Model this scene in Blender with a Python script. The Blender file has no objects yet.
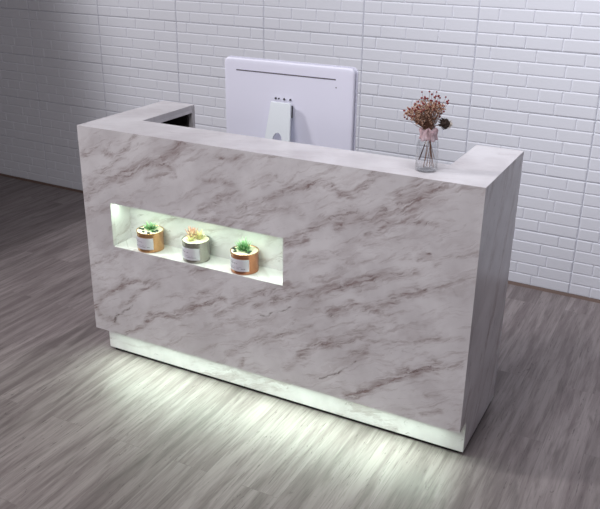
import bpy, bmesh, math, random
from mathutils import Vector, Matrix, Euler, noise as mnoise
import numpy as np
random.seed(7)
C = bpy.context.scene.collection
PI = math.pi

# ------------------------------------------------------------------ helpers
def link(name, me, mat=None, parent=None, loc=(0, 0, 0), rot=(0, 0, 0)):
    o = bpy.data.objects.new(name, me)
    C.objects.link(o)
    o.location = loc
    o.rotation_euler = rot
    if mat is not None:
        me.materials.append(mat)
    if parent is not None:
        o.parent = parent
    return o

def obj(name, bm, mat=None, parent=None, loc=(0, 0, 0), rot=(0, 0, 0), smooth=False, normals=True, bevel=0.0):
    if normals:
        bmesh.ops.recalc_face_normals(bm, faces=bm.faces)
    me = bpy.data.meshes.new(name)
    bm.to_mesh(me)
    bm.free()
    if smooth:
        for p in me.polygons:
            p.use_smooth = True
    o = link(name, me, mat, parent, loc, rot)
    if bevel:
        md = o.modifiers.new('edge', 'BEVEL')
        md.width = bevel
        md.segments = 2
        md.limit_method = 'ANGLE'
        md.angle_limit = math.radians(30)
    return o

def tag(o, label=None, cat=None, group=None, kind=None):
    for k, v in (('label', label), ('category', cat), ('group', group), ('kind', kind)):
        if v:
            o[k] = v
    return o

def empty(name, loc, rz=0.0):
    o = bpy.data.objects.new(name, None)
    C.objects.link(o)
    o.location = loc
    o.rotation_euler = (0, 0, rz)
    o.empty_display_size = 0.05
    return o

def box(bm, x0, x1, y0, y1, z0, z1):
    v = [bm.verts.new(p) for p in ((x0, y0, z0), (x1, y0, z0), (x1, y1, z0), (x0, y1, z0),
                                   (x0, y0, z1), (x1, y0, z1), (x1, y1, z1), (x0, y1, z1))]
    for f in ((0, 3, 2, 1), (4, 5, 6, 7), (0, 1, 5, 4), (1, 2, 6, 5), (2, 3, 7, 6), (3, 0, 4, 7)):
        bm.faces.new([v[i] for i in f])

def boxobj(name, mat, parent, b, bevel=0.0008):
    bm = bmesh.new()
    box(bm, *b)
    return obj(name, bm, mat, parent, bevel=bevel)

def loft(bm, A, B):
    """closed solid between two polygons with the same number of corners"""
    a = [bm.verts.new(p) for p in A]
    b = [bm.verts.new(p) for p in B]
    n = len(a)
    bm.faces.new(a)
    bm.faces.new(b[::-1])
    for i in range(n):
        bm.faces.new((a[i], b[i], b[(i + 1) % n], a[(i + 1) % n]))

def lathe(bm, prof, n=48, c=(0, 0, 0), closed=False):
    rings = []
    for r, z in prof:
        if r < 1e-6:
            rings.append([bm.verts.new((c[0], c[1], c[2] + z))])
        else:
            rings.append([bm.verts.new((c[0] + r * math.cos(2 * PI * i / n), c[1] + r * math.sin(2 * PI * i / n), c[2] + z)) for i in range(n)])
    seq = list(zip(rings, rings[1:]))
    if closed:
        seq.append((rings[-1], rings[0]))
    for a, b in seq:
        for i in range(n):
            j = (i + 1) % n
            if len(a) == 1 and len(b) == 1:
                continue
            if len(a) == 1:
                bm.faces.new((a[0], b[i], b[j]))
            elif len(b) == 1:
                bm.faces.new((a[i], a[j], b[0]))
            else:
                bm.faces.new((a[i], a[j], b[j], b[i]))

def tube(bm, pts, radii, n=6):
    pts = [Vector(p) for p in pts]
    if not isinstance(radii, (list, tuple)):
        radii = [radii] * len(pts)
    rings = []
    for i, p in enumerate(pts):
        d = (pts[min(i + 1, len(pts) - 1)] - pts[max(i - 1, 0)]).normalized()
        u = d.orthogonal().normalized() if i == 0 else (u - d * u.dot(d)).normalized()
        w = d.cross(u)
        rings.append([bm.verts.new(p + (u * math.cos(2 * PI * k / n) + w * math.sin(2 * PI * k / n)) * radii[i]) for k in range(n)])
    for a, b in zip(rings, rings[1:]):
        for k in range(n):
            bm.faces.new((a[k], a[(k + 1) % n], b[(k + 1) % n], b[k]))
    bm.faces.new(rings[0][::-1])
    bm.faces.new(rings[-1])

def ball(bm, c, r, sub=1, scale=(1, 1, 1), rot=None):
    M = Matrix.Translation(c) @ (rot.to_matrix().to_4x4() if rot else Matrix.Identity(4)) @ Matrix.Diagonal((r * scale[0], r * scale[1], r * scale[2], 1))
    bmesh.ops.create_icosphere(bm, subdivisions=sub, radius=1, matrix=M)

# ------------------------------------------------------------------ node helpers
class NT:
    def __init__(s, name):
        s.m = bpy.data.materials.new(name)
        s.m.use_nodes = True
        s.t = s.m.node_tree
        s.n = s.t.nodes
        s.bsdf = s.n['Principled BSDF']
    def put(s, sock, v):
        if isinstance(v, bpy.types.NodeSocket):
            s.t.links.new(v, sock)
        else:
            sock.default_value = v
    def math(s, op, a, b=None, c=None, clamp=False):
        n = s.n.new('ShaderNodeMath')
        n.operation = op
        n.use_clamp = clamp
        s.put(n.inputs[0], a)
        if b is not None: s.put(n.inputs[1], b)
        if c is not None: s.put(n.inputs[2], c)
        return n.outputs[0]
    def vm(s, op, a, b=None, scale=None):
        n = s.n.new('ShaderNodeVectorMath')
        n.operation = op
        s.put(n.inputs[0], a)
        if b is not None: s.put(n.inputs[1], b)
        if scale is not None: s.put(n.inputs['Scale'], scale)
        return n.outputs['Value'] if op in ('DOT_PRODUCT', 'LENGTH', 'DISTANCE') else n.outputs[0]
    def noise(s, vec, scale, detail=4, rough=0.55, dist=0.0, color=False, typ='FBM'):
        n = s.n.new('ShaderNodeTexNoise')
        n.noise_type = typ
        s.put(n.inputs['Vector'], vec)
        n.inputs['Scale'].default_value = scale
        n.inputs['Detail'].default_value = detail
        n.inputs['Roughness'].default_value = rough
        n.inputs['Distortion'].default_value = dist
        return n.outputs['Color'] if color else n.outputs[0]
    def mapping(s, vec, loc=(0, 0, 0), rot=(0, 0, 0), scale=(1, 1, 1)):
        n = s.n.new('ShaderNodeMapping')
        s.put(n.inputs[0], vec)
        n.inputs[1].default_value = loc
        n.inputs[2].default_value = rot
        n.inputs[3].default_value = scale
        return n.outputs[0]
    def obj(s):
        return s.n.new('ShaderNodeTexCoord').outputs['Object']
    def ramp(s, v, a, b, lo=0.0, hi=1.0, smooth=True):
        n = s.n.new('ShaderNodeMapRange')
        n.interpolation_type = 'SMOOTHSTEP' if smooth else 'LINEAR'
        s.put(n.inputs[0], v)
        for i, q in enumerate((a, b, lo, hi)):
            s.put(n.inputs[i + 1], q)
        return n.outputs[0]
    def mix(s, f, a, b, op='MIX'):
        n = s.n.new('ShaderNodeMix')
        n.data_type = 'RGBA'
        n.blend_type = op
        s.put(n.inputs[0], f)
        s.put(n.inputs[6], a)
        s.put(n.inputs[7], b)
        return n.outputs[2]
    def bump(s, h, strength, dist=0.001):
        n = s.n.new('ShaderNodeBump')
        n.inputs['Strength'].default_value = strength
        n.inputs['Distance'].default_value = dist
        s.put(n.inputs['Height'], h)
        s.t.links.new(n.outputs[0], s.bsdf.inputs['Normal'])
    def set(s, color=None, rough=None, metal=None, spec=None, **kw):
        b = s.bsdf.inputs
        if color is not None: s.put(b['Base Color'], color)
        if rough is not None: s.put(b['Roughness'], rough)
        if metal is not None: s.put(b['Metallic'], metal)
        if spec is not None: s.put(b['Specular IOR Level'], spec)
        for k, v in kw.items():
            s.put(b[k], v)
        return s.m

def rgb(r, g, b):
    f = lambda c: (c / 255 / 12.92) if c / 255 <= 0.04045 else ((c / 255 + 0.055) / 1.055) ** 2.4
    return (f(r), f(g), f(b), 1)

def plain(name, col, rough=0.5, metal=0.0, var=0.06, scale=60, **kw):
    t = NT(name)
    nz = t.noise(t.obj(), scale, 3)
    c = t.mix(t.math('MULTIPLY', nz, var), col, tuple(x * 0.6 for x in col[:3]) + (1,))
    return t.set(color=c, rough=rough, metal=metal, **kw)

# marble: laminate-like white stone with mauve-grey veins; veins are polylines in panel metres (x, z) plus noise
M_BASE, M_VEIN, M_DARK = rgb(232, 229, 233), rgb(152, 134, 134), rgb(100, 83, 81)
def marble(name, axes='XZ', angle=28, veins=None, amount=1.0, offset=(0, 0), rough=0.28):
    t = NT(name)
    o = t.obj()
    sx = t.n.new('ShaderNodeSeparateXYZ'); t.put(sx.inputs[0], o)
    cx = t.n.new('ShaderNodeCombineXYZ')
    first = sx.outputs['XYZ'.index(axes[0])]
    if name == 'marble_niche':      # let the pattern run round the corners of the lining
        first = t.math('ADD', first, sx.outputs[1])
    t.put(cx.inputs[0], first)
    t.put(cx.inputs[1], sx.outputs['XYZ'.index(axes[1])])
    p0 = cx.outputs[0]
    p = t.mapping(p0, loc=(offset[0], offset[1], 0))
    # warp
    w1 = t.vm('SUBTRACT', t.noise(p, 9, 3, color=True), (0.5, 0.5, 0.5))
    w2 = t.vm('SUBTRACT', t.noise(p, 38, 3, color=True), (0.5, 0.5, 0.5))
    warp = t.vm('ADD', t.vm('SCALE', w1, scale=0.05), t.vm('SCALE', w2, scale=0.012))
    pw = t.vm('ADD', p, warp)
    rot = t.mapping(pw, rot=(0, 0, -math.radians(angle)))
    st = t.mapping(rot, scale=(1, 3.6, 1))
    s1 = t.noise(st, 2.4, 4, 0.6, 0.6)
    s2 = t.noise(st, 9.0, 6, 0.62, 0.7)
    s3 = t.noise(t.mapping(rot, scale=(1, 6.5, 1)), 15.0, 6, 0.66, 0.5)
    s4 = t.noise(t.mapping(rot, scale=(1, 5, 1)), 5.5, 6, 0.68, 1.2)
    # wisps: ridged noise gives thin branching lines, gathered where s1 is high
    rg = lambda v, w: t.ramp(t.math('ABSOLUTE', t.math('SUBTRACT', v, 0.5)), 0.0, w, 1, 0)
    wisp = t.math('ADD', t.math('MULTIPLY', rg(s2, 0.05), 0.55), t.math('MULTIPLY', rg(s3, 0.06), 0.45))
    wisp = t.math('MULTIPLY', wisp, t.ramp(s3, 0.35, 0.6, 0.35, 1))
    zone = t.ramp(s1, 0.46, 0.66)
    soft = t.math('MULTIPLY', zone, t.math('ADD', t.math('MULTIPLY', t.ramp(s2, 0.42, 0.62), 0.55), t.math('MULTIPLY', wisp, 0.55)))
    r1 = t.math('ABSOLUTE', t.math('SUBTRACT', t.noise(st, 2.1, 5, 0.6, 0.6), 0.5))
    thin = t.math('MULTIPLY', t.ramp(r1, 0.0, 0.012, 1, 0), t.ramp(s2, 0.5, 0.66))
    k = t.math('MULTIPLY', soft, 0.8 * amount)
    dark = t.math('MULTIPLY', thin, 0.4 * amount)
    if veins:
        at = t.n.new('ShaderNodeAttribute'); at.attribute_name = 'vein'
        acc = at.outputs['Fac']
        at = t.n.new('ShaderNodeAttribute'); at.attribute_name = 'hairline'
        thinacc = at.outputs['Fac']
        body = t.math('MULTIPLY', acc, t.math('ADD', t.ramp(s2, 0.36, 0.6, 0.14, 0.42), t.math('MULTIPLY', t.ramp(s3, 0.44, 0.62), 0.5)))
        k = t.math('ADD', t.math('MULTIPLY', k, 0.5), body, clamp=True)
        k = t.math('ADD', k, t.math('MULTIPLY', t.ramp(s4, 0.50, 0.66), t.ramp(s3, 0.36, 0.6, 0.12, 0.42)), clamp=True)
        core = t.math('MULTIPLY', acc, t.math('MULTIPLY', rg(s2, 0.022), t.ramp(s3, .42, .58)))
        dark = t.math('MAXIMUM', t.math('MULTIPLY', dark, 0.5), t.math('MULTIPLY', core, 0.7))
        dark = t.math('MAXIMUM', dark, t.math('MULTIPLY', thinacc, t.ramp(s3, 0.42, 0.56, 0.1, .85)))
    cloud = t.ramp(t.noise(rot, 5, 5), 0.3, 0.72)
    base = t.mix(t.math('MULTIPLY', cloud, 0.6), M_BASE, rgb(192, 186, 190))
    col = t.mix(k, base, M_VEIN)
    col = t.mix(dark, col, M_DARK)
    return t.set(color=col, rough=rough, spec=0.4)

VEINS = [
    ([-1.636, 0.757, -1.537, 0.823, -1.425, 0.878, -1.328, 0.93, -1.241, 0.949, -1.157, 1.041], 0.0157, 0.8) ,
    ([-1.61, 0.825, -1.483, 0.898, -1.427, 0.966, -1.351, 1.051], 0.0086, 0.6) ,
    ([-1.622, 0.94, -1.532, 0.964, -1.478, 0.951], 0.0118, 0.7) ,
    ([-1.323, 0.865, -1.244, 0.905, -1.178, 0.911], 0.0063, 0.7) ,
    ([-1.245, 0.948, -1.186, 0.925], 0.0078, 0.5) ,
    ([-0.964, 1.007, -0.867, 1.035], 0.0051, 0.9) ,
    ([-0.893, 0.991, -0.846, 1.016, -0.717, 1.056], 0.0067, 0.6) ,
    ([-1.037, 0.913, -0.924, 0.926], 0.0063, 0.6) ,
    ([-1.069, 0.794, -0.969, 0.862, -0.903, 0.895], 0.011, 0.7) ,
    ([-0.887, 0.825, -0.777, 0.893, -0.676, 0.932, -0.568, 0.981, -0.455, 0.953], 0.0102, 0.8) ,
    ([-0.806, 0.933, -0.736, 0.974], 0.0059, 0.5) ,
    ([-0.849, 0.812, -0.744, 0.869, -0.644, 0.86], 0.0137, 0.5) ,
    ([-1.089, 0.758, -0.958, 0.765, -0.849, 0.789], 0.0118, 0.5) ,
    ([-0.695, 0.74, -0.595, 0.812, -0.507, 0.858, -0.434, 0.91], 0.0118, 0.8) ,
    ([-0.487, 0.825, -0.433, 0.868, -0.343, 0.898, -0.24, 0.947, -0.204, 1.004, -0.156, 1.032], 0.0176, 0.8) ,
    ([-0.437, 0.974, -0.379, 1.038], 0.0078, 0.7) ,
    ([-0.492, 0.947, -0.419, 0.987, -0.316, 1.044], 0.0067, 0.6) ,
    ([-0.306, 0.873, -0.247, 0.897, -0.163, 0.909], 0.0078, 0.8) ,
    ([-0.386, 0.818, -0.306, 0.873], 0.0051, 0.6) ,
    ([-0.518, 0.586, -0.431, 0.641, -0.327, 0.679, -0.21, 0.719], 0.0118, 0.7) ,
    ([-0.41, 0.614, -0.352, 0.654], 0.0118, 0.7) ,
    ([-0.204, 0.771, -0.16, 0.794], 0.0047, 1) ,
    ([-0.14, 0.763, -0.083, 0.8, -0.013, 0.834], 0.0063, 0.6) ,
    ([-0.516, 0.491, -0.426, 0.54, -0.339, 0.55, -0.286, 0.609, -0.206, 0.657, -0.116, 0.67], 0.0157, 0.85) ,
    ([-0.117, 0.692, -0.011, 0.741], 0.0063, 0.5) ,
    ([-0.512, 0.377, -0.414, 0.435, -0.335, 0.484, -0.281, 0.529], 0.0137, 0.7) ,
    ([-0.382, 0.423, -0.332, 0.42, -0.257, 0.44, -0.017, 0.524], 0.0059, 0.6) ,
    ([-0.43, 0.349, -0.361, 0.392], 0.0098, 0.8) ,
    ([-0.558, 0.21, -0.488, 0.261, -0.432, 0.294, -0.405, 0.322], 0.0039, 1.3) ,
    ([-0.239, 0.336, -0.12, 0.383, -0.024, 0.418], 0.0118, 0.8) ,
    ([-0.444, 0.17, -0.396, 0.189, -0.326, 0.244, -0.252, 0.304, -0.209, 0.341, -0.127, 0.373, -0.024, 0.414], 0.0102, 0.9) ,
    ([-0.149, 0.177, -0.077, 0.213], 0.0071, 0.6) ,
    ([-1.017, 0.359, -0.932, 0.41, -0.831, 0.494, -0.677, 0.574], 0.0102, 0.85) ,
    ([-0.81, 0.41, -0.757, 0.44, -0.685, 0.483], 0.0039, 1.2) ,
    ([-0.832, 0.447, -0.676, 0.53, -0.566, 0.567, -0.442, 0.627], 0.0102, 0.8) ,
    ([-0.703, 0.723, -0.622, 0.754], 0.0118, 0.7) ,
    ([-0.965, 0.206, -0.856, 0.285, -0.709, 0.358, -0.595, 0.413], 0.0098, 0.6) ,
    ([-0.7, 0.208, -0.64, 0.274, -0.561, 0.347, -0.437, 0.405], 0.0125, 0.85) ,
    ([-0.914, 0.161, -0.894, 0.207], 0.0059, 0.7) ,
    ([-1.085, 0.435, -0.994, 0.478], 0.0118, 0.6) ,
    ([-1.636, 0.26, -1.544, 0.343, -1.463, 0.412, -1.321, 0.435], 0.0102, 0.8) ,
    ([-1.648, 0.257, -1.619, 0.21, -1.547, 0.209], 0.0094, 0.8) ,
    ([-1.553, 0.207, -1.515, 0.255, -1.43, 0.309], 0.0043, 1.3) ,
    ([-1.506, 0.291, -1.382, 0.38, -1.28, 0.439], 0.0078, 0.7) ,
    ([-1.485, 0.166, -1.395, 0.214, -1.317, 0.28, -1.202, 0.331, -1.106, 0.395, -0.972, 0.444], 0.0118, 0.9) ,
    ([-1.129, 0.517, -0.967, 0.606], 0.0086, 0.5) ,
    ([-1.643, 0.442, -1.5, 0.522], 0.0086, 0.6) ,
    ([-1.559, 0.142, -1.487, 0.151], 0.0078, 0.7) ,
    ([-0.276, 0.965, -0.199, 1.071, -0.149, 1.066], 0.0098, 0.6) ,
    ([-0.641, 0.669, -0.522, 0.721, -0.41, 0.788], 0.0118, 0.4) ,
    ([-1.32, 0.58, -1.152, 0.537, -1.057, 0.549], 0.0055, 0.3) ,
]

# ------------------------------------------------------------------ measurements (metres)
W, H = 1.6465, 1.05            # desk length and height
DL, DR = 0.566, 0.506          # how far the two returns reach back
TL, TR, SH = 0.171, 0.175, 0.197
OV, KICK = 0.0785, 0.149       # overhang of the front and height of the recess
NX0, NX1, NZ0, NZ1, ND = -1.5078, -0.7116, 0.5596, 0.7472, 0.117
T = 0.02
GAP = 0.017
WALL_Y, WALL_R = 1.7074, -0.0225

# ------------------------------------------------------------------ floor
t = NT('grey_wood_floor')
o = t.obj()
br = t.n.new('ShaderNodeTexBrick')
t.put(br.inputs['Vector'], t.mapping(o, loc=(0.31, 0.045, 0), rot=(0, 0, PI / 2)))
br.offset = 0.37; br.squash = 1.0
for k_, v_ in (('Scale', 1.0), ('Mortar Size', 0.0008), ('Mortar Smooth', 0.3), ('Bias', 0.0), ('Brick Width', 1.2), ('Row Height', 0.145)):
    br.inputs[k_].default_value = v_
br.inputs['Color1'].default_value = (0, 0, 0, 1)
br.inputs['Color2'].default_value = (1, 1, 1, 1)
br.inputs['Mortar'].default_value = (0.5, 0.5, 0.5, 1)
pid = br.outputs['Color']
pz = t.n.new('ShaderNodeCombineXYZ')
t.put(pz.inputs[2], t.math('MULTIPLY', pid, 7.0)); t.put(pz.inputs[1], t.math('MULTIPLY', pid, 3.0))
q = t.vm('ADD', o, pz.outputs[0])
g1 = t.noise(t.mapping(q, scale=(13, 1, 1)), 2.3, 5, 0.62, 0.3)
g2 = t.noise(t.mapping(q, scale=(28, 1.1, 1)), 6.5, 4, 0.6, 0.2)
g3 = t.noise(t.mapping(q, scale=(7, 1, 1)), 2.2, 3, 0.55, 1.0)
base = t.mix(t.ramp(g1, 0.34, 0.66), rgb(128, 118, 119), rgb(160, 151, 151))
base = t.mix(t.math('MULTIPLY', t.ramp(g3, 0.54, 0.76), 0.5), base, rgb(78, 70, 69))
fine = t.ramp(g2, 0.5, 0.7)
base = t.mix(t.math('MULTIPLY', fine, 0.3), base, rgb(66, 58, 57))
base = t.mix(t.math('MULTIPLY', t.ramp(t.math('ABSOLUTE', t.math('SUBTRACT', g3, 0.5)), 0.0, 0.008, 1, 0), t.math('MULTIPLY', t.ramp(g2, .45, .6), 0.55)), base, rgb(54, 47, 46))
base = t.mix(t.math('MULTIPLY', t.math('SUBTRACT', 1.0, pid), 0.28), base, rgb(72, 64, 63))
base = t.mix(t.math('MULTIPLY', br.outputs['Fac'], 0.2), base, rgb(66, 58, 57))
t.set(color=base, rough=0.45, spec=0.3)
t.bump(t.math('SUBTRACT', g2, t.math('MULTIPLY', br.outputs['Fac'], 1.0)), 0.25, 0.0012)
bm = bmesh.new(); box(bm, -6.3, 2.7, -4.2, 1.95, -0.05, 0.0)
floor = tag(obj('floor', bm, t.m), kind='structure')

# ------------------------------------------------------------------ brick-panel wall
t = NT('white_brick_panels')
nz = t.noise(t.obj(), 180, 3)
t.set(color=t.mix(t.math('MULTIPLY', t.noise(t.obj(), 6, 3), 0.25), rgb(232, 234, 243), rgb(222, 224, 235)), rough=0.62, spec=0.25)
t.bump(nz, 0.35, 0.0009)
PW, PH, RH = 0.629, 0.3102, 0.06204
ROWS = [(.125, .49, .86), (.365, .725), (.165, .44, .785), (.295, .545, .73), (.17, .395, .68)]   # joints of each brick row, top to bottom
bm = bmesh.new()
X0, X1 = -1.8023 - 7 * PW, -1.8023 + 7 * PW
def frus(x0, x1, z0, z1, g, b, d):
    """one raised brick face with rounded shoulders, facing -y"""
    rings = []
    for ins, y in ((g, 0.0), (g + b * 0.3, -d * 0.6), (g + b * 0.65, -d * 0.9), (g + b, -d)):
        rings.append([bm.verts.new(v) for v in ((x0 + ins, y, z0 + ins), (x1 - ins, y, z0 + ins), (x1 - ins, y, z1 - ins), (x0 + ins, y, z1 - ins))])
    for a, c in zip(rings, rings[1:]):
        for i in range(4):
            bm.faces.new((a[i], a[(i + 1) % 4], c[(i + 1) % 4], c[i]))
    bm.faces.new(rings[-1])
rb = random.Random(3)
for pn in range(-7, 7):
    px = -1.8023 + pn * PW
    for ph in range(9):
        pz_ = 0.0066 + ph * PH
        for r, js in enumerate(ROWS):
            zt = pz_ + PH - r * RH
            xs = [0.0] + list(js) + [1.0]
            for a, b in zip(xs, xs[1:]):
                xa, xb = px + a * PW, px + b * PW
                if a == 0.0: xa += 0.0016
                if b == 1.0: xb -= 0.0016
                za, zb = zt - RH, zt
                if r == 0: zb -= 0.0012
                if r == 4: za += 0.0012
                frus(xa, xb, za, zb, 0.0010, 0.0062, 0.0034 + rb.uniform(-.0003, .0003))
# backing sheet and wall thickness
for pn in range(-7, 7):
    for ph in range(9):
        px, pz_ = -1.8023 + pn * PW, 0.0066 + ph * PH
        box(bm, px + .0014, px + PW - .0014, 0.0, 0.0055, pz_ + .0009, pz_ + PH - .0009)
box(bm, X0, X1, 0.0056, 0.12, 0, 2.81)
wall = tag(obj('wall_back', bm, t.m, loc=(0, WALL_Y, 0), rot=(0, 0, WALL_R), normals=False), kind='structure')
m_caulk = plain('brown_caulk', rgb(118, 98, 90), 0.7, var=0.5, scale=20)
bm = bmesh.new()
loft(bm, [(X0, -0.014, 0), (X0, 0, 0), (X0, 0, 0.013), (X0, -0.006, 0.012)], [(X1, -0.014, 0), (X1, 0, 0), (X1, 0, 0.013), (X1, -0.006, 0.012)])
tag(obj('baseboard_back', bm, m_caulk, loc=(0, WALL_Y - 0.0062, 0), rot=(0, 0, WALL_R)), kind='structure')

# ------------------------------------------------------------------ reception desk
m_front = marble('marble_front', 'XZ', 26, True)
m_side = marble('marble_side', 'YZ', 66, amount=1.4, offset=(3.3, 1.2))
m_top = marble('marble_top', 'XY', 20, amount=0.38, offset=(7.1, 2.0))
m_niche = marble('marble_niche', 'XZ', 24, amount=1.5, offset=(1.7, 4.0))
m_kick = marble('marble_kick', 'XZ', 16, amount=1.0, offset=(5.0, 6.0))
m_inner = marble('marble_inner', 'YZ', 20, amount=1.0, offset=(2.0, 8.0))
m_white = plain('white_laminate', rgb(200, 196, 198), 0.4)
m_carc = plain('shade_dark_carcass', rgb(44, 38, 37), 0.6, var=0.3, scale=12)  # carcass colour darkened to hold the shade inside the returns
m_black = plain('black_plastic', rgb(14, 13, 13), 0.6)
t = NT('led_diffuser')
t.set(color=(0.9, 1, 0.92, 1), rough=0.5)
t.put(t.bsdf.inputs['Emission Color'], (0.80, 1.0, 0.84, 1)); t.put(t.bsdf.inputs['Emission Strength'], 2.0)
m_led = t.m

desk = empty('reception_desk', (0, 0, 0))
tag(desk, 'white veined marble reception desk with lit niche and glowing toe recess, on wood floor', 'reception desk')

# front panel with the niche opening, edges mitred into top and sides; the stone's vein layout is stored per vertex
def lin(a, b, step):
    n = max(1, round((b - a) / step))
    return [a + (b - a) * i / n for i in range(n + 1)]
gx = lin(-W, NX0, .0042)[:-1] + lin(NX0, NX1, .0042)[:-1] + lin(NX1, 0, .0042)
gz = lin(KICK, NZ0, .0042)[:-1] + lin(NZ0, NZ1, .0042)[:-1] + lin(NZ1, H, .0042)
nx, nz_ = len(gx), len(gz)
verts = [(x, 0, z) for x in gx for z in gz]
faces = []
for i in range(nx - 1):
    for j in range(nz_ - 1):
        if NX0 - 1e-6 < gx[i] < NX1 - 1e-6 and NZ0 - 1e-6 < gz[j] < NZ1 - 1e-6:
            continue
        a = i * nz_ + j
        faces.append((a, a + nz_, a + nz_ + 1, a + 1))
nf = len(verts)
P2 = np.empty((nf, 2))
for k_, (x, _, z) in enumerate(verts):
    w1 = mnoise.noise_vector(Vector((x * 7, z * 7, 0)))
    w2 = mnoise.noise_vector(Vector((x * 26, z * 26, 4)))
    w3 = mnoise.noise_vector(Vector((x * 75, z * 75, 8)))
    P2[k_] = (x + w1.x * .022 + w2.x * .011 + w3.x * .003, z + w1.y * .015 + w2.y * .009 + w3.y * .003)
vein = np.zeros(nf); hair = np.zeros(nf)
for pts, hw, st_ in VEINS:
    pl = np.array(pts).reshape(-1, 2)
    dmin = np.full(nf, 9.0)
    for a, b in zip(pl, pl[1:]):
        d = b - a
        h = np.clip(((P2 - a) @ d) / (d @ d), 0, 1)
        dmin = np.minimum(dmin, np.linalg.norm(P2 - a - h[:, None] * d, axis=1))
    thin_ = hw < .0047
    R_ = hw * (1.35 if thin_ else 2.4)
    q_ = np.clip(1 - dmin / R_, 0, 1); q_ = q_ * q_ * (3 - 2 * q_) * min(st_, 1)
    if thin_: hair = np.maximum(hair, q_)
    else: vein = 1 - (1 - vein) * (1 - q_)
gb = [[(x, T, z) for z in (KICK, NZ0, NZ1, H - T)] for x in (-W + T, NX0, NX1, -T)]
ga = [[(x, 0, z) for z in (KICK, NZ0, NZ1, H)] for x in (-W, NX0, NX1, 0)]
def quad(*q): 
    k_ = len(verts); verts.extend(q); faces.append((k_, k_ + 1, k_ + 2, k_ + 3))
for i in range(3):
    for j in range(3):
        if (i, j) != (1, 1):
            quad(gb[i][j], gb[i][j + 1], gb[i + 1][j + 1], gb[i + 1][j])
for A, B in (((0, 0), (3, 0)), ((3, 0), (3, 3)), ((3, 3), (0, 3)), ((0, 3), (0, 0)), ((2, 1), (1, 1)), ((2, 2), (2, 1)), ((1, 2), (2, 2)), ((1, 1), (1, 2))):
    quad(ga[A[0]][A[1]], gb[A[0]][A[1]], gb[B[0]][B[1]], ga[B[0]][B[1]])
me = bpy.data.meshes.new('front_panel')
me.from_pydata(verts, [], faces)
for nm_, arr in (('vein', vein), ('hairline', hair)):
    at = me.attributes.new(nm_, 'FLOAT', 'POINT')
    full = np.zeros(len(verts), dtype=np.float32); full[:nf] = arr
    at.data.foreach_set('value', full)
link('front_panel', me, m_front, desk)

# U-shaped counter top
bm = bmesh.new()
outer = [(-W, 0), (0, 0), (0, DR), (-TR, DR), (-TR, SH), (-W + TL, SH), (-W + TL, DL), (-W, DL)]
inner = [(-W + T, T), (-T, T), (-T, DR - T), (-TR, DR - T), (-TR, SH), (-W + TL, SH), (-W + TL, DL - T), (-W + T, DL - T)]
loft(bm, [(x, y, H) for x, y in outer], [(x, y, H - T) for x, y in inner])
obj('counter_top', bm, m_top, desk, bevel=0.0009)

for s, (xo, xi, D) in (('R', (0, -T, DR)), ('L', (-W, -W + T, DL))):
    bm = bmesh.new()
    o_ = [(0, H), (D, H), (D, GAP), (OV, GAP), (OV, KICK), (0, KICK)]
    i_ = [(T, H - T), (D - T, H - T), (D - T, GAP), (OV + T, GAP), (OV + T, KICK), (T, KICK)]
    loft(bm, [(xo, y, z) for y, z in o_], [(xi, y, z) for y, z in i_])
    obj('side_panel', bm, m_side, desk, bevel=0.0009)
for (xa, xb, ya) in ((-TR, 0, DR), (-W, -W + TL, DL)):
    # rear end panels of the two returns, mitred at the outer edge and top
    bm = bmesh.new()
    if xb == 0:
        A = [(xa, ya, GAP), (xb, ya, GAP), (xb, ya, H), (xa, ya, H)]
        B = [(xa, ya - T, GAP), (xb - T, ya - T, GAP), (xb - T, ya - T, H - T), (xa, ya - T, H - T)]
    else:
        A = [(xa, ya, GAP), (xb, ya, GAP), (xb, ya, H), (xa, ya, H)]
        B = [(xa + T, ya - T, GAP), (xb, ya - T, GAP), (xb, ya - T, H - T), (xa + T, ya - T, H - T)]
    loft(bm, A, B)
    obj('end_panel', bm, m_white, desk, bevel=0.0009)
# fascia strips below the top's inner edges
boxobj('fascia', m_inner, desk, (-W + TL - 0.018, -W + TL, SH, DL - T, H - T - 0.014, H - T))
boxobj('fascia', m_inner, desk, (-TR, -TR + 0.018, SH, DR - T, H - T - 0.014, H - T))
boxobj('fascia', m_inner, desk, (-W + TL, -TR, SH - 0.018, SH, H - T - 0.014, H - T))
boxobj('return_shade_panel', m_carc, desk, (-W + T, -W + T + .012, .155, DL - T, .752, H - T), 0)  # dark panels added so the open returns look unlit inside
boxobj('return_shade_panel', m_carc, desk, (-W + T + .012, -W + TL - .02, DL - T - .012, DL - T, .752, H - T), 0)
boxobj('return_shade_panel', m_carc, desk, (-T - .012, -T, .155, DR - T, .752, H - T), 0)
# inner work surface, inner back board, pedestal sides
boxobj('work_surface', m_white, desk, (-W + T, -T, 0.155, DR - T - 0.005, 0.730, 0.752))
boxobj('inner_board', m_carc, desk, (-W + T, -T, ND + 0.03, ND + 0.042, 0.175, H - T))
boxobj('pedestal_side', m_carc, desk, (-W + TL + 0.2, -W + TL + 0.218, 0.155, DR - T - 0.005, GAP, 0.730))
boxobj('pedestal_side', m_carc, desk, (-TR - 0.218, -TR - 0.2, 0.155, DR - T - 0.005, GAP, 0.730))
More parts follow.
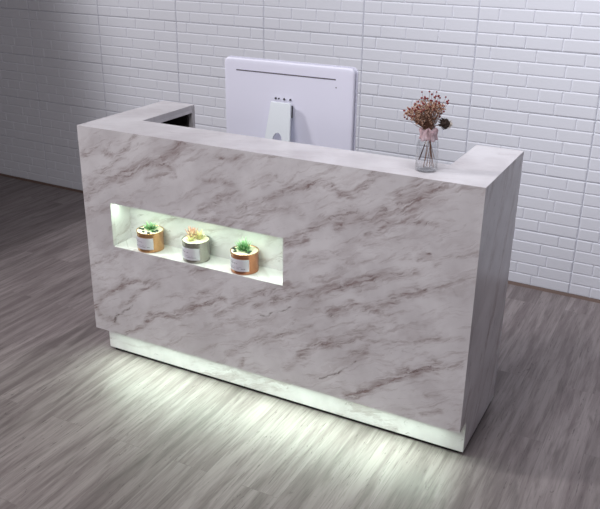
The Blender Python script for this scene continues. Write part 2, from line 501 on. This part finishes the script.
# toe kick, its lining and the feet
bm = bmesh.new()
loft(bm, [(-W, OV, GAP), (0, OV, GAP), (0, OV, KICK), (-W, OV, KICK)], [(-W + T, OV + T, GAP), (-T, OV + T, GAP), (-T, OV + T, KICK), (-W + T, OV + T, KICK)])
obj('toe_kick', bm, m_kick, desk)
boxobj('recess_ceiling', m_white, desk, (-W + T, -T, T, ND + 0.03, KICK + 0.0015, KICK + 0.014))
boxobj('gap_shade_strip', m_black, desk, (-W + T, -T, OV + T * 0.6, OV + T + 0.012, 0.0, GAP + 0.004), 0)  # black strip added to keep the floor gap dark and stop LED leak
for x in (-W + 0.03, -0.03 - 0.03):
    D = DL if x < -1 else DR
    boxobj('foot', m_black, desk, (x, x + 0.03, D - 0.06, D - 0.03, 0.0, GAP + 0.02), 0)
    boxobj('bottom_board', m_black, desk, (x - 0.008, x + 0.038, OV + T + 0.012, D - T, GAP + 0.004, GAP + 0.016), 0)
boxobj('led_strip', m_led, desk, (-W + 0.03, -0.03, T + .001, 0.037, KICK - 0.0035, KICK + 0.0015), 0)

# niche lining
bm = bmesh.new()
e = 0.010
for b in ((NX0 - e, NX1 + e, ND, ND + e, NZ0 - e, NZ1 + e),
          (NX0 - e, NX1 + e, T, ND, NZ0 - e, NZ0), (NX0 - e, NX1 + e, T, ND, NZ1, NZ1 + e),
          (NX0 - e, NX0, T, ND, NZ0, NZ1), (NX1, NX1 + e, T, ND, NZ0, NZ1)):
    box(bm, *b)
nich = obj('niche', bm, m_niche, desk)
boxobj('led_strip', m_led, nich, (NX0 + 0.004, NX1 - 0.004, 0.022, 0.030, NZ1 - 0.004, NZ1 - 0.0002), 0)

# ------------------------------------------------------------------ monitor
m_shell = plain('white_monitor_shell', rgb(238, 238, 255), 0.33, var=0.02)
m_stand = plain('white_stand', rgb(232, 238, 244), 0.3, var=0.02)
m_groove = plain('grey_groove', rgb(105, 102, 112), 0.6)
m_grey = plain('grey_rubber', rgb(62, 60, 66), 0.6)
m_screen = plain('black_glass', rgb(10, 10, 12), 0.08)
MX0, MX1, MZ0, MZ1, MY = -1.203, -0.629, 0.900, 1.302, 0.400
def rrect(x0, x1, z0, z1, r, y, n=8):
    pts = []
    for cx_, cz_, a0 in ((x1 - r, z1 - r, 0), (x0 + r, z1 - r, 90), (x0 + r, z0 + r, 180), (x1 - r, z0 + r, 270)):
        for i in range(n + 1):
            a = math.radians(a0 + 90 * i / n)
            pts.append((cx_ + r * math.cos(a), y, cz_ + r * math.sin(a)))
    return pts
def rings(bm, sets):
    R = [[bm.verts.new(p) for p in s] for s in sets]
    for a, b in zip(R, R[1:]):
        n = len(a)
        for i in range(n):
            bm.faces.new((a[i], a[(i + 1) % n], b[(i + 1) % n], b[i]))
    bm.faces.new(R[0]); bm.faces.new(R[-1][::-1])
cxm, czm = (MX0 + MX1) / 2, (MZ0 + MZ1) / 2
mon = empty('computer_monitor', (cxm, 0.36, 0.752))
tag(mon, 'white all-in-one computer monitor seen from behind, on desk between the raised ledges', 'monitor')
def L(o):   # local to the monitor's base
    o.location = -Vector(mon.location)
    return o
bm = bmesh.new()
rings(bm, [rrect(MX0 + i_, MX1 - i_, MZ0 + i_, MZ1 - i_, 0.020, MY + y_) for i_, y_ in ((0.0195, -0.0030), (0.007, -0.0030), (0.0042, -0.0024), (0.0018, -0.0010), (0.0004, 0.0012), (0, 0.003), (0, 0.0085), (0.0005, 0.009))])
sh = L(obj('rear_shell', bm, m_shell, mon, smooth=True))
bm = bmesh.new()
rings(bm, [rrect(MX0 + .005, MX1 - .005, MZ0 + .005, MZ1 - .005, 0.016, MY + y_) for y_ in (0.0089, 0.0165)])
L(obj('seam_gasket', bm, m_grey, mon))
bm = bmesh.new()
rings(bm, [rrect(MX0 - .002, MX1 + .005, MZ0 - .003, MZ1 + .003, 0.022, MY + y_) for y_ in (0.0165, 0.022)])
L(obj('front_frame', bm, m_shell, mon))
bm = bmesh.new()
box(bm, MX0 + .012, MX1 - .012, MY + .022, MY + .0235, MZ0 + .06, MZ1 - .012)
L(obj('screen', bm, m_screen, mon))
# vent slot: a thin dark grey bar set on the shell
bm = bmesh.new()
loft(bm, [(-1.146, MY - .0036, 1.2535), (-0.705, MY - .0036, 1.2535), (-0.705, MY - .0036, 1.2582), (-1.146, MY - .0036, 1.2582)],
         [(-1.146, MY - .002, 1.2535), (-0.705, MY - .002, 1.2535), (-0.705, MY - .002, 1.2582), (-1.146, MY - .002, 1.2582)])
L(obj('vent_slot', bm, m_groove, mon))
bm = bmesh.new()
ball(bm, (-0.703, MY - .003, 1.226), 0.0022, 2, (1.6, .4, 1))
L(obj('sensor_dot', bm, m_groove, mon))
# stand: a leaning tapered plate with an arched cable hole, standing on a round-cornered foot
SXc = -0.928
zt, zb = 1.150, 0.760
def plate_y(z): return MY - 0.030 - (zt - z) * 0.20
def half(z): return 0.044 + (zt - z) * 0.085
bm = bmesh.new()
hole = []
hw, hz0, hz1 = 0.021, 0.930, 1.004
for i in range(13):
    a = PI * i / 12
    hole.append((SXc + hw * math.cos(a), hz1 + 0.030 * math.sin(a)))
for i in range(13):
    a = PI + PI * i / 12
    hole.append((SXc + hw * math.cos(a), hz0 + 0.022 * math.sin(a)))
outl = []
for x, z in hole:   # match every hole point to one on the outline
    a = math.atan2(z - 0.965, x - SXc)
    best = None
    dx, dz = math.cos(a), math.sin(a)
    ts = []
    if dz > 1e-6: ts.append((zt - 0.965) / dz)
    if dz < -1e-6: ts.append((zb - 0.965) / dz)
    # sides: |x| = half(z)
    if abs(dx) > 1e-6:
        ts.append((0.044 + (zt - 0.965) * 0.085) / (abs(dx) + 0.085 * dz))
    tt = min(v for v in ts if v > 0)
    outl.append((SXc + dx * tt, 0.965 + dz * tt))
# insert true corners by snapping nearest outline points
for cxx, czz in ((SXc + half(zt), zt), (SXc - half(zt), zt), (SXc - half(zb), zb), (SXc + half(zb), zb)):
    j = min(range(len(outl)), key=lambda i: (outl[i][0] - cxx) ** 2 + (outl[i][1] - czz) ** 2)
    outl[j] = (cxx, czz)
th = 0.010
vo = [[bm.verts.new((x, plate_y(z) + d, z)) for x, z in outl] for d in (0, th)]
vh = [[bm.verts.new((x, plate_y(z) + d, z)) for x, z in hole] for d in (0, th)]
n = len(hole)
for i in range(n):
    j = (i + 1) % n
    bm.faces.new((vo[0][i], vo[0][j], vh[0][j], vh[0][i]))
    bm.faces.new((vo[1][i], vh[1][i], vh[1][j], vo[1][j]))
    bm.faces.new((vo[0][i], vo[1][i], vo[1][j], vo[0][j]))
    bm.faces.new((vh[0][i], vh[0][j], vh[1][j], vh[1][i]))
bmesh.ops.remove_doubles(bm, verts=bm.verts, dist=1e-5)
st = L(obj('stand', bm, m_stand, mon, bevel=0.0012))
bm = bmesh.new()
box(bm, SXc - .040, SXc + .040, MY - .022, MY - .002, zt - .060, zt - .012)
ob = obj('hinge_block', bm, m_grey, st, bevel=.001)
bm = bmesh.new()
rings(bm, [[(x, y, z) for x, z, y in [(p[0], zz, p[2]) for p in rrect(SXc - .10, SXc + .10, 0.215, 0.405, .02, 0)]] for zz in (0.7525, 0.7615)])
ob = L(obj('stand_foot', bm, m_stand, mon))
for dx in (-0.036, -0.022, 0.002, 0.030):
    bm = bmesh.new()
    tube(bm, [(SXc + dx, MY - .0065, zt + .010), (SXc + dx, MY - .001, zt + .010)], 0.0042 if dx != -0.022 else 0.003, 12)
    ob = L(obj('screw', bm, m_grey, mon))

# ------------------------------------------------------------------ pots with succulents
def metal(name, col, r):
    t = NT(name)
    nz = t.noise(t.mapping(t.obj(), scale=(1, 1, 30)), 30, 3)
    return t.set(color=t.mix(t.math('MULTIPLY', nz, 0.25), col, tuple(c * .7 for c in col[:3]) + (1,)), rough=r, metal=0.85)
m_copper = metal('copper_tin', rgb(186, 128, 96), 0.27)
m_silver = metal('silver_tin', rgb(168, 166, 158), 0.25)
m_gold = metal('gold_tin', rgb(200, 156, 112), 0.27)
m_label = plain('white_label', rgb(225, 222, 232), 0.6, var=.03)
m_print = plain('printed_text', rgb(128, 122, 140), 0.7)
m_gravel = plain('white_gravel', rgb(232, 224, 202), 0.8, var=.4, scale=300)
m_pebble = plain('black_pebble', rgb(36, 50, 46), 0.5)
def leafmat(name, a, b):
    t = NT(name)
    z = t.noise(t.obj(), 90, 2)
    at = t.n.new('ShaderNodeAttribute'); at.attribute_name = 'tip'
    return t.set(color=t.mix(at.outputs['Fac'], a, b), rough=0.5, spec=0.4)
m_green = leafmat('green_leaf', rgb(44, 112, 46), rgb(176, 206, 166))
m_pink = leafmat('blush_leaf', rgb(208, 192, 168), rgb(190, 104, 90))
m_cream = leafmat('cream_leaf', rgb(190, 190, 140), rgb(228, 200, 150))

def rosette0(name, mat, parent, c, R, layers, plump, seed, lift=1.0, scale=1.0):
    rr = random.Random(seed)
    bm = bmesh.new()
    tipl = bm.verts.layers.float.new('tip')
    for li, (cnt, tilt, ln) in enumerate(layers):
        for k in range(cnt):
            az = 2 * PI * (k + 0.5 * (li % 2)) / cnt + rr.uniform(-.15, .15)
            el = math.radians(tilt + rr.uniform(-6, 6))
            l_ = ln * R * rr.uniform(.88, 1.1)
            d = Vector((math.cos(az) * math.cos(el), math.sin(az) * math.cos(el), math.sin(el)))
            side = Vector((-math.sin(az), math.cos(az), 0))
            up_ = d.cross(side) * -1
            N, S_ = 7, 6
            rg = []
            for i in range(N):
                s = i / (N - 1)
                w = plump * R * math.sin(PI * min(.97, .12 + .86 * s)) ** .75 * (1.05 - .35 * s)
                ctr = Vector(c) + d * (l_ * s) + Vector((0, 0, lift * l_ * .25 * s * s))
                ring = []
                for j in range(S_):
                    a = 2 * PI * j / S_
                    v = bm.verts.new(ctr + side * (w * math.cos(a)) + up_ * (w * .45 * math.sin(a)))
                    v[tipl] = max(0, (s - .45) / .55)
                    ring.append(v)
                rg.append(ring)
            for a_, b_ in zip(rg, rg[1:]):
                for j in range(S_):
                    bm.faces.new((a_[j], a_[(j + 1) % S_], b_[(j + 1) % S_], b_[j]))
            bm.faces.new(rg[-1])
            bm.faces.new(rg[0][::-1])
    return obj(name, bm, mat, parent, smooth=True)

def pot(x, y, mat, label, kind, seed, R=0.0552, h=0.083, az0=-95):
    rosette = lambda n_, m_, p_, c_, R_, ly, pl, sd, *k_: rosette0(n_, m_, p_, c_, R_ * 1.28, ly, pl, sd, *k_)
    root = empty('potted_succulent', (x, y, NZ0 + .0003))
    tag(root, label, 'potted plant', 'small succulents in tins in the lit niche')
    bm = bmesh.new()
    lathe(bm, [(0, 0), (R - .004, 0), (R - .0015, .0012), (R - .001, .004), (R - .0012, h - .006), (R, h - .004), (R + .0004, h - .001), (R - .0008, h), (R - .0022, h - .0005), (R - .0025, h - .007), (0, h - .007)], 64)
    obj('tin', bm, mat, root, smooth=True)
    # gravel fill, a lumpy disc
    rr = random.Random(seed)
    bm = bmesh.new()
    lathe(bm, [(0, h - .0072), (R - .003, h - .0072), (R - .003, h - .003), (R - .006, h - .0012), (0, h - .0005)], 32)
    for k in range(170):
        a = rr.uniform(0, 2 * PI); q_ = (R - .007) * math.sqrt(rr.random())
        ball(bm, (q_ * math.cos(a), q_ * math.sin(a), h - .001), rr.uniform(.0014, .003), 1)
    tag(obj('gravel', bm, m_gravel, root, smooth=False), kind='stuff')
    # paper label: a band hugging the tin
    bm = bmesh.new()
    a0, a1, z0, z1 = math.radians(az0 - 54), math.radians(az0 + 54), .015, .063
    NN = 24
    for rad, flip in ((R + .0002, 0), (R + .0006, 1)):
        pass
    vv = [[bm.verts.new(((R + dr) * math.cos(a0 + (a1 - a0) * i / NN), (R + dr) * math.sin(a0 + (a1 - a0) * i / NN), z)) for i in range(NN + 1)] for dr, z in ((-.0003, z0), (.0006, z0), (.0006, z1), (-.0003, z1))]
    for q1 in range(4):
        A, B = vv[q1], vv[(q1 + 1) % 4]
        for i in range(NN):
            bm.faces.new((A[i], A[i + 1], B[i + 1], B[i]))
    bm.faces.new([vv[q1][0] for q1 in range(4)]); bm.faces.new([vv[q1][NN] for q1 in range(4)])
    lab = obj('paper_label', bm, m_label, root)
    bm = bmesh.new()
    for zz, f0, f1, hh in ((.052, .08, .38, .0022), (.044, .08, .55, .0040), (.036, .08, .30, .0016), (.031, .08, .72, .0012), (.024, .08, .86, .0026)):
        seg = 14
        # broken dashes standing for the small illegible print
        for i in range(seg):
            if rr.random() < .22: continue
            s0 = f0 + (f1 - f0) * i / seg; s1 = f0 + (f1 - f0) * (i + .7) / seg
            b0, b1 = a0 + (a1 - a0) * s0, a0 + (a1 - a0) * s1
            q_ = R + .0008
            bm.faces.new([bm.verts.new((q_ * math.cos(b), q_ * math.sin(b), z)) for b, z in ((b0, zz), (b1, zz), (b1, zz + hh), (b0, zz + hh))])
    obj('label_print', bm, m_print, lab, normals=False)
    if kind == 'green':
        rosette('succulent', m_green, root, (.002, .002, h - .002), .026, [(9, 12, 1.0), (8, 32, .98), (6, 52, .9), (4, 74, .7)], .17, seed)
        rosette('small_succulent', m_green, root, (.026, -.016, h - .002), .011, [(6, 15, 1.0), (4, 50, .9)], .22, seed + 1)
    elif kind == 'green_tall':
        rosette('succulent', m_green, root, (-.002, -.004, h - .002), .033, [(10, 14, .92), (10, 34, 1.0), (8, 54, .98), (5, 76, .86)], .11, seed)
        rosette('small_succulent', m_green, root, (.024, -.018, h - .002), .012, [(6, 18, 1.0), (4, 50, .9)], .2, seed + 1)
    else:
        rosette('blush_succulent', m_pink, root, (-.016, -.002, h + .004), .027, [(6, 18, .85), (6, 44, 1.0), (4, 74, .95)], .19, seed, 1.4)
        rosette('cream_succulent', m_cream, root, (.014, .006, h), .023, [(7, 16, .95), (6, 42, 1.0), (4, 72, .9)], .2, seed + 1, 1.2)
        rosette('pale_succulent', m_cream, root, (-.004, -.026, h - .001), .018, [(7, 14, 1), (5, 45, .9)], .2, seed + 2)
    if kind != 'blush':
        for k in range(9):
            a = math.radians(rr.uniform(130, 300)) if k < 7 else math.radians(rr.uniform(-40, 20))
            q_ = rr.uniform(.024, R - .010)
            bm = bmesh.new()
            ball(bm, (q_ * math.cos(a), q_ * math.sin(a), h + .0016), rr.uniform(.005, .0072), 2, (1.2, 1, .55))
            obj('pebble', bm, m_pebble, root, smooth=True)
    return root
pot(-1.360, .0575, m_gold, 'gold succulent tin with dark pebbles, leftmost in the lit niche', 'green', 11)
pot(-1.135, .0575, m_silver, 'silver tin with blush and cream succulents, middle of the niche', 'blush', 21, h=.086)
pot(-0.910, .0575, m_copper, 'reddish copper tin with spiky green succulent, nearest the niche right end', 'green_tall', 31)

# ------------------------------------------------------------------ bottle vase
t = NT('clear_glass')
fr = t.n.new('ShaderNodeLayerWeight'); fr.inputs['Blend'].default_value = .5
tr = t.n.new('ShaderNodeBsdfTransparent'); tr.inputs[0].default_value = (.972, .975, .98, 1)
gl = t.n.new('ShaderNodeBsdfGlossy'); gl.inputs['Roughness'].default_value = .03
mx = t.n.new('ShaderNodeMixShader')
t.t.links.new(t.math('ADD', t.math('MULTIPLY', t.math('POWER', fr.outputs['Facing'], 2.5), 0.7), 0.03), mx.inputs[0]); t.t.links.new(tr.outputs[0], mx.inputs[1]); t.t.links.new(gl.outputs[0], mx.inputs[2])
t.t.links.new(mx.outputs[0], t.n['Material Output'].inputs['Surface'])
m_glass = t.m
VX, VY = -0.226, 0.092
vase = empty('glass_vase', (VX, VY, H))
tag(vase, 'small clear glass bottle vase on the marble ledge, right of the monitor', 'vase')
ro = [(0, 0), (.030, 0), (.0345, .0015), (.0362, .006), (.0366, .012), (.0362, .070), (.0358, .086), (.0335, .098), (.0275, .108), (.0235, .114), (.0225, .120), (.0228, .128), (.0255, .131), (.0258, .135), (.0245, .137)]
ri = [(.0225, .136), (.0208, .128), (.0205, .120), (.0215, .114), (.0260, .1065), (.0320, .0965), (.0345, .086), (.0349, .070), (.0346, .008), (.031, .0045), (0, .004)]
bm = bmesh.new()
lathe(bm, ro + ri, 56)
obj('bottle', bm, m_glass, vase, smooth=True)

# ------------------------------------------------------------------ dried bouquet (stands in the bottle)
m_stem = plain('dry_stem', rgb(150, 112, 92), 0.8, var=.4, scale=80)
m_twig = plain('dark_twig', rgb(92, 66, 66), 0.8)
m_tan = plain('tan_florets', rgb(204, 164, 142), 0.85, var=.5, scale=120)
m_berry = plain('red_berries', rgb(148, 60, 62), 0.5, var=.4, scale=90)
m_rib = plain('pink_tulle', rgb(238, 206, 214), 0.7, var=.1, **{'Alpha': 0.45})
m_head = plain('brown_seed_head', rgb(78, 62, 56), 0.85, var=.6, scale=150)
m_tuft = plain('pale_tuft', rgb(226, 216, 206), 0.85)
bq = empty('dried_flower_bouquet', (VX, VY, H))
tag(bq, 'dried bouquet of red berries and tan florets tied with pink tulle, in glass bottle', 'bouquet')
# image-right on this side of the room is mostly +x, away from the lens +y
er = Vector((.885, .465, 0)); ey = Vector((-.465, .885, 0)); ez = Vector((0, 0, 1))
neck = Vector((0, 0, .128))
rs = random.Random(5)
bm = bmesh.new()
for k in range(9):      # stems fanning inside the bottle
    a = rs.uniform(0, 2 * PI)
    foot = er * (.018 * math.cos(a) + .006) + ey * .018 * math.sin(a) + ez * rs.uniform(.012, .045)
    tp = neck + er * rs.uniform(-.008, .008) + ey * rs.uniform(-.008, .008)
    mid = (foot + tp) / 2 + er * rs.uniform(-.003, .003)
    tube(bm, [foot, mid, tp], [.0011, .0011, .0009], 6)
obj('stem_bundle', bm, m_stem, bq)
bm = bmesh.new()
tube(bm, [er * -.0265 + ey * -.006 + ez * .036, er * -.012 + ez * .080, neck + er * .002], [.0021, .0019, .0016], 7)
obj('thick_twig', bm, m_twig, bq)
# spray
spray_st, floret, berries = bmesh.new(), bmesh.new(), []
def fanpt(u, v, w):   # u -1..1 across, v 0..1 up
    ang = u * .74 - .17
    ln = .028 + v * .086
    return neck + er * (math.sin(ang) * ln) + ez * (math.cos(ang) * ln) + ey * w
for k in range(150):
    u, v, w = rs.uniform(-1, .88), rs.random() ** .6 * .80, rs.uniform(-.026, .026)
    p_ = fanpt(u, v, w * (.4 + v))
    m_ = neck * .45 + p_ * .55 + ez * -.004
    tube(spray_st, [neck + er * rs.uniform(-.004, .004), m_, p_], [.0006, .0005, .0003], 4)
    for j in range(7):
        d = Vector((rs.gauss(0, 1), rs.gauss(0, 1), rs.gauss(0, 1))) * .0050
        ball(floret, p_ + d, rs.uniform(.0018, .0036), 1, (1, .8, .7), Euler((rs.random() * 3, rs.random() * 3, 0)))
bp = []
for k in range(54):
    u, v, w = rs.uniform(-1.0, 1.0), .55 + rs.random() * .62, rs.uniform(-.03, .03)
    if v > .95 and u < -.1: v -= .28
    bp.append(fanpt(u, v, w))
for du, dz in ((-.082, .048), (-.073, .041), (-.078, .059), (-.066, .053), (-.066, .064), (.030, .052), (.034, .064), (.000, .122), (.020, .118), (.010, .112), (-.006, .128), (.016, .128)):
    bp.append(neck + er * du + ez * dz + ey * rs.uniform(-.01, .01))
for p_ in bp:
    tube(spray_st, [neck + er * rs.uniform(-.004, .004), neck * .4 + p_ * .6 + ez * -.004, p_], [.0006, .0005, .0004], 4)
obj('spray_stems', spray_st, m_stem, bq)
tag(obj('florets', floret, m_tan, bq), kind='stuff')
for p_ in bp:
    bm = bmesh.new(); ball(bm, p_, rs.uniform(.0026, .0040), 2)
    obj('berry', bm, m_berry, bq, smooth=True)
# tulle knot: ruffled collar around the bottle's neck
bm = bmesh.new()
NN = 96
rgs = []
for s, (r_, z_, amp) in enumerate(((.0285, .092, .0040), (.0285, .104, .003), (.0272, .113, .0016), (.0268, .121, .0008), (.0275, .127, .0020), (.0270, .134, .0040), (.0225, .141, .005))):
    ring = []
    for i in range(NN):
        a = 2 * PI * i / NN
        rr_ = r_ + (0.006 if s < 1 else 0) + amp * math.sin(a * 9 + s * .5) + amp * .5 * math.sin(a * 17 + 1)
        ring.append(bm.verts.new((rr_ * math.cos(a), rr_ * math.sin(a), z_ + amp * .9 * math.sin(a * 5 + 2))))
    rgs.append(ring)
for a_, b_ in zip(rgs[1:], rgs[2:]):
    for i in range(NN):
        bm.faces.new((a_[i], a_[(i + 1) % NN], b_[(i + 1) % NN], b_[i]))
for v in rgs[0]: bm.verts.remove(v)
rib = obj('tulle_collar', bm, m_rib, bq, smooth=True, normals=False)
sm = rib.modifiers.new('thick', 'SOLIDIFY'); sm.thickness = .0006; sm.offset = 1
# seed head with pale tuft, leaning right
hc = neck + er * .049 + ez * .029 + ey * -.006
bm = bmesh.new()
tube(bm, [neck, neck + er * .020 + ez * .020, hc], [.0012, .0012, .0016], 6)
obj('head_stem', bm, m_stem, bq)
bm = bmesh.new()
ball(bm, hc, .0155, 3, (1.0, .95, .95))
for k in range(150):
    d = Vector((rs.gauss(0, 1), rs.gauss(0, 1), rs.gauss(0, 1))).normalized()
    if d.dot(er) > .72: continue
    base_ = hc + d * .0145
    tube(bm, [base_, base_ + (d * .7 - er * .5) * rs.uniform(.005, .010)], [.0016, .0003], 4)
hd = obj('seed_head', bm, m_head, bq)
bm = bmesh.new()
for k in range(60):
    d = (er * 1.0 + Vector((rs.gauss(0, 1), rs.gauss(0, 1), rs.gauss(0, 1))) * .32 - ez * .15).normalized()
    base_ = hc + d * .012
    tube(bm, [base_, base_ + d * rs.uniform(.008, .014)], [.0011, .0004], 4)
obj('tuft', bm, m_tuft, hd)

# ------------------------------------------------------------------ lights
def area(name, loc, target, size, power, color, spread=180, size_y=None):
    l = bpy.data.lights.new(name, 'AREA')
    l.energy = power; l.color = color; l.size = size; l.spread = math.radians(spread)
    if size_y: l.shape = 'RECTANGLE'; l.size_y = size_y
    o = bpy.data.objects.new(name, l); C.objects.link(o)
    o.location = loc
    o.rotation_euler = (Vector(target) - Vector(loc)).to_track_quat('-Z', 'Y').to_euler()
    return o
def spot(name, loc, target, power, color, ang, blend, r):
    l = bpy.data.lights.new(name, 'SPOT')
    l.energy = power; l.color = color; l.spot_size = math.radians(ang); l.spot_blend = blend; l.shadow_soft_size = r
    o = bpy.data.objects.new(name, l); C.objects.link(o)
    o.location = loc
    o.rotation_euler = (Vector(target) - Vector(loc)).to_track_quat('-Z', 'Y').to_euler()
    return o
spot('key_lamp', (-4.4, -1.5, 4.2), (-3.45, -1.232, 4.038), 465, (1, .98, .99), 119, .17, .30)
area('ceiling_softbox', (-0.1, -0.5, 3.7), (0.5, 1.7, 1.2), 1.2, 24, (.94, .95, 1.0), 100)
area('front_fill', (-1.1, -3.4, 3.2), (-1.1, -0.8, 0.0), 2.0, 44, (1, .965, .98), 150)
G = (.79, 1.0, .82)
la = area('toe_led_light', (-W / 2, 0.0285, KICK - 0.0055), (-W / 2, 0.03, 0), W - .08, 6.6, G, 180, .012)
lb = area('niche_led_light', ((NX0 + NX1) / 2, 0.026, NZ1 - 0.0055), ((NX0 + NX1) / 2, 0.05, NZ0), (NX1 - NX0) - .02, 1.3, (.76, 1.0, .76), 180, .008)
la.rotation_euler = (math.radians(-45), 0, 0)
lb.rotation_euler = (math.radians(-12), 0, 0)

wd = bpy.data.worlds.new('world'); bpy.context.scene.world = wd
wd.use_nodes = True
wd.node_tree.nodes['Background'].inputs[0].default_value = (.86, .78, .80, 1)
wd.node_tree.nodes['Background'].inputs[1].default_value = 0.075

# ------------------------------------------------------------------ camera
cam = bpy.data.cameras.new('camera'); co = bpy.data.objects.new('camera', cam); C.objects.link(co)
fw = Vector((-0.42559779, 0.8207002, -0.38120558)); rt = Vector((0.88530142, 0.4648526, 0.0123878)); up = Vector((-0.18737108, 0.33220962, 0.92440729))
co.matrix_world = Matrix(((rt.x, up.x, -fw.x, 0.5605), (rt.y, up.y, -fw.y, -2.3175), (rt.z, up.z, -fw.z, 1.775), (0, 0, 0, 1)))
cam.sensor_width = 36; cam.sensor_fit = 'HORIZONTAL'; cam.lens = 786.06 / 600 * 36
cam.clip_start = .05
sc = bpy.context.scene
sc.camera = co
vs = sc.view_settings
sc.display_settings.display_device = 'sRGB'
vs.view_transform = 'Standard'; vs.look = 'None'; vs.gamma = 1.0; vs.use_curve_mapping = False
vs.exposure = 0.0
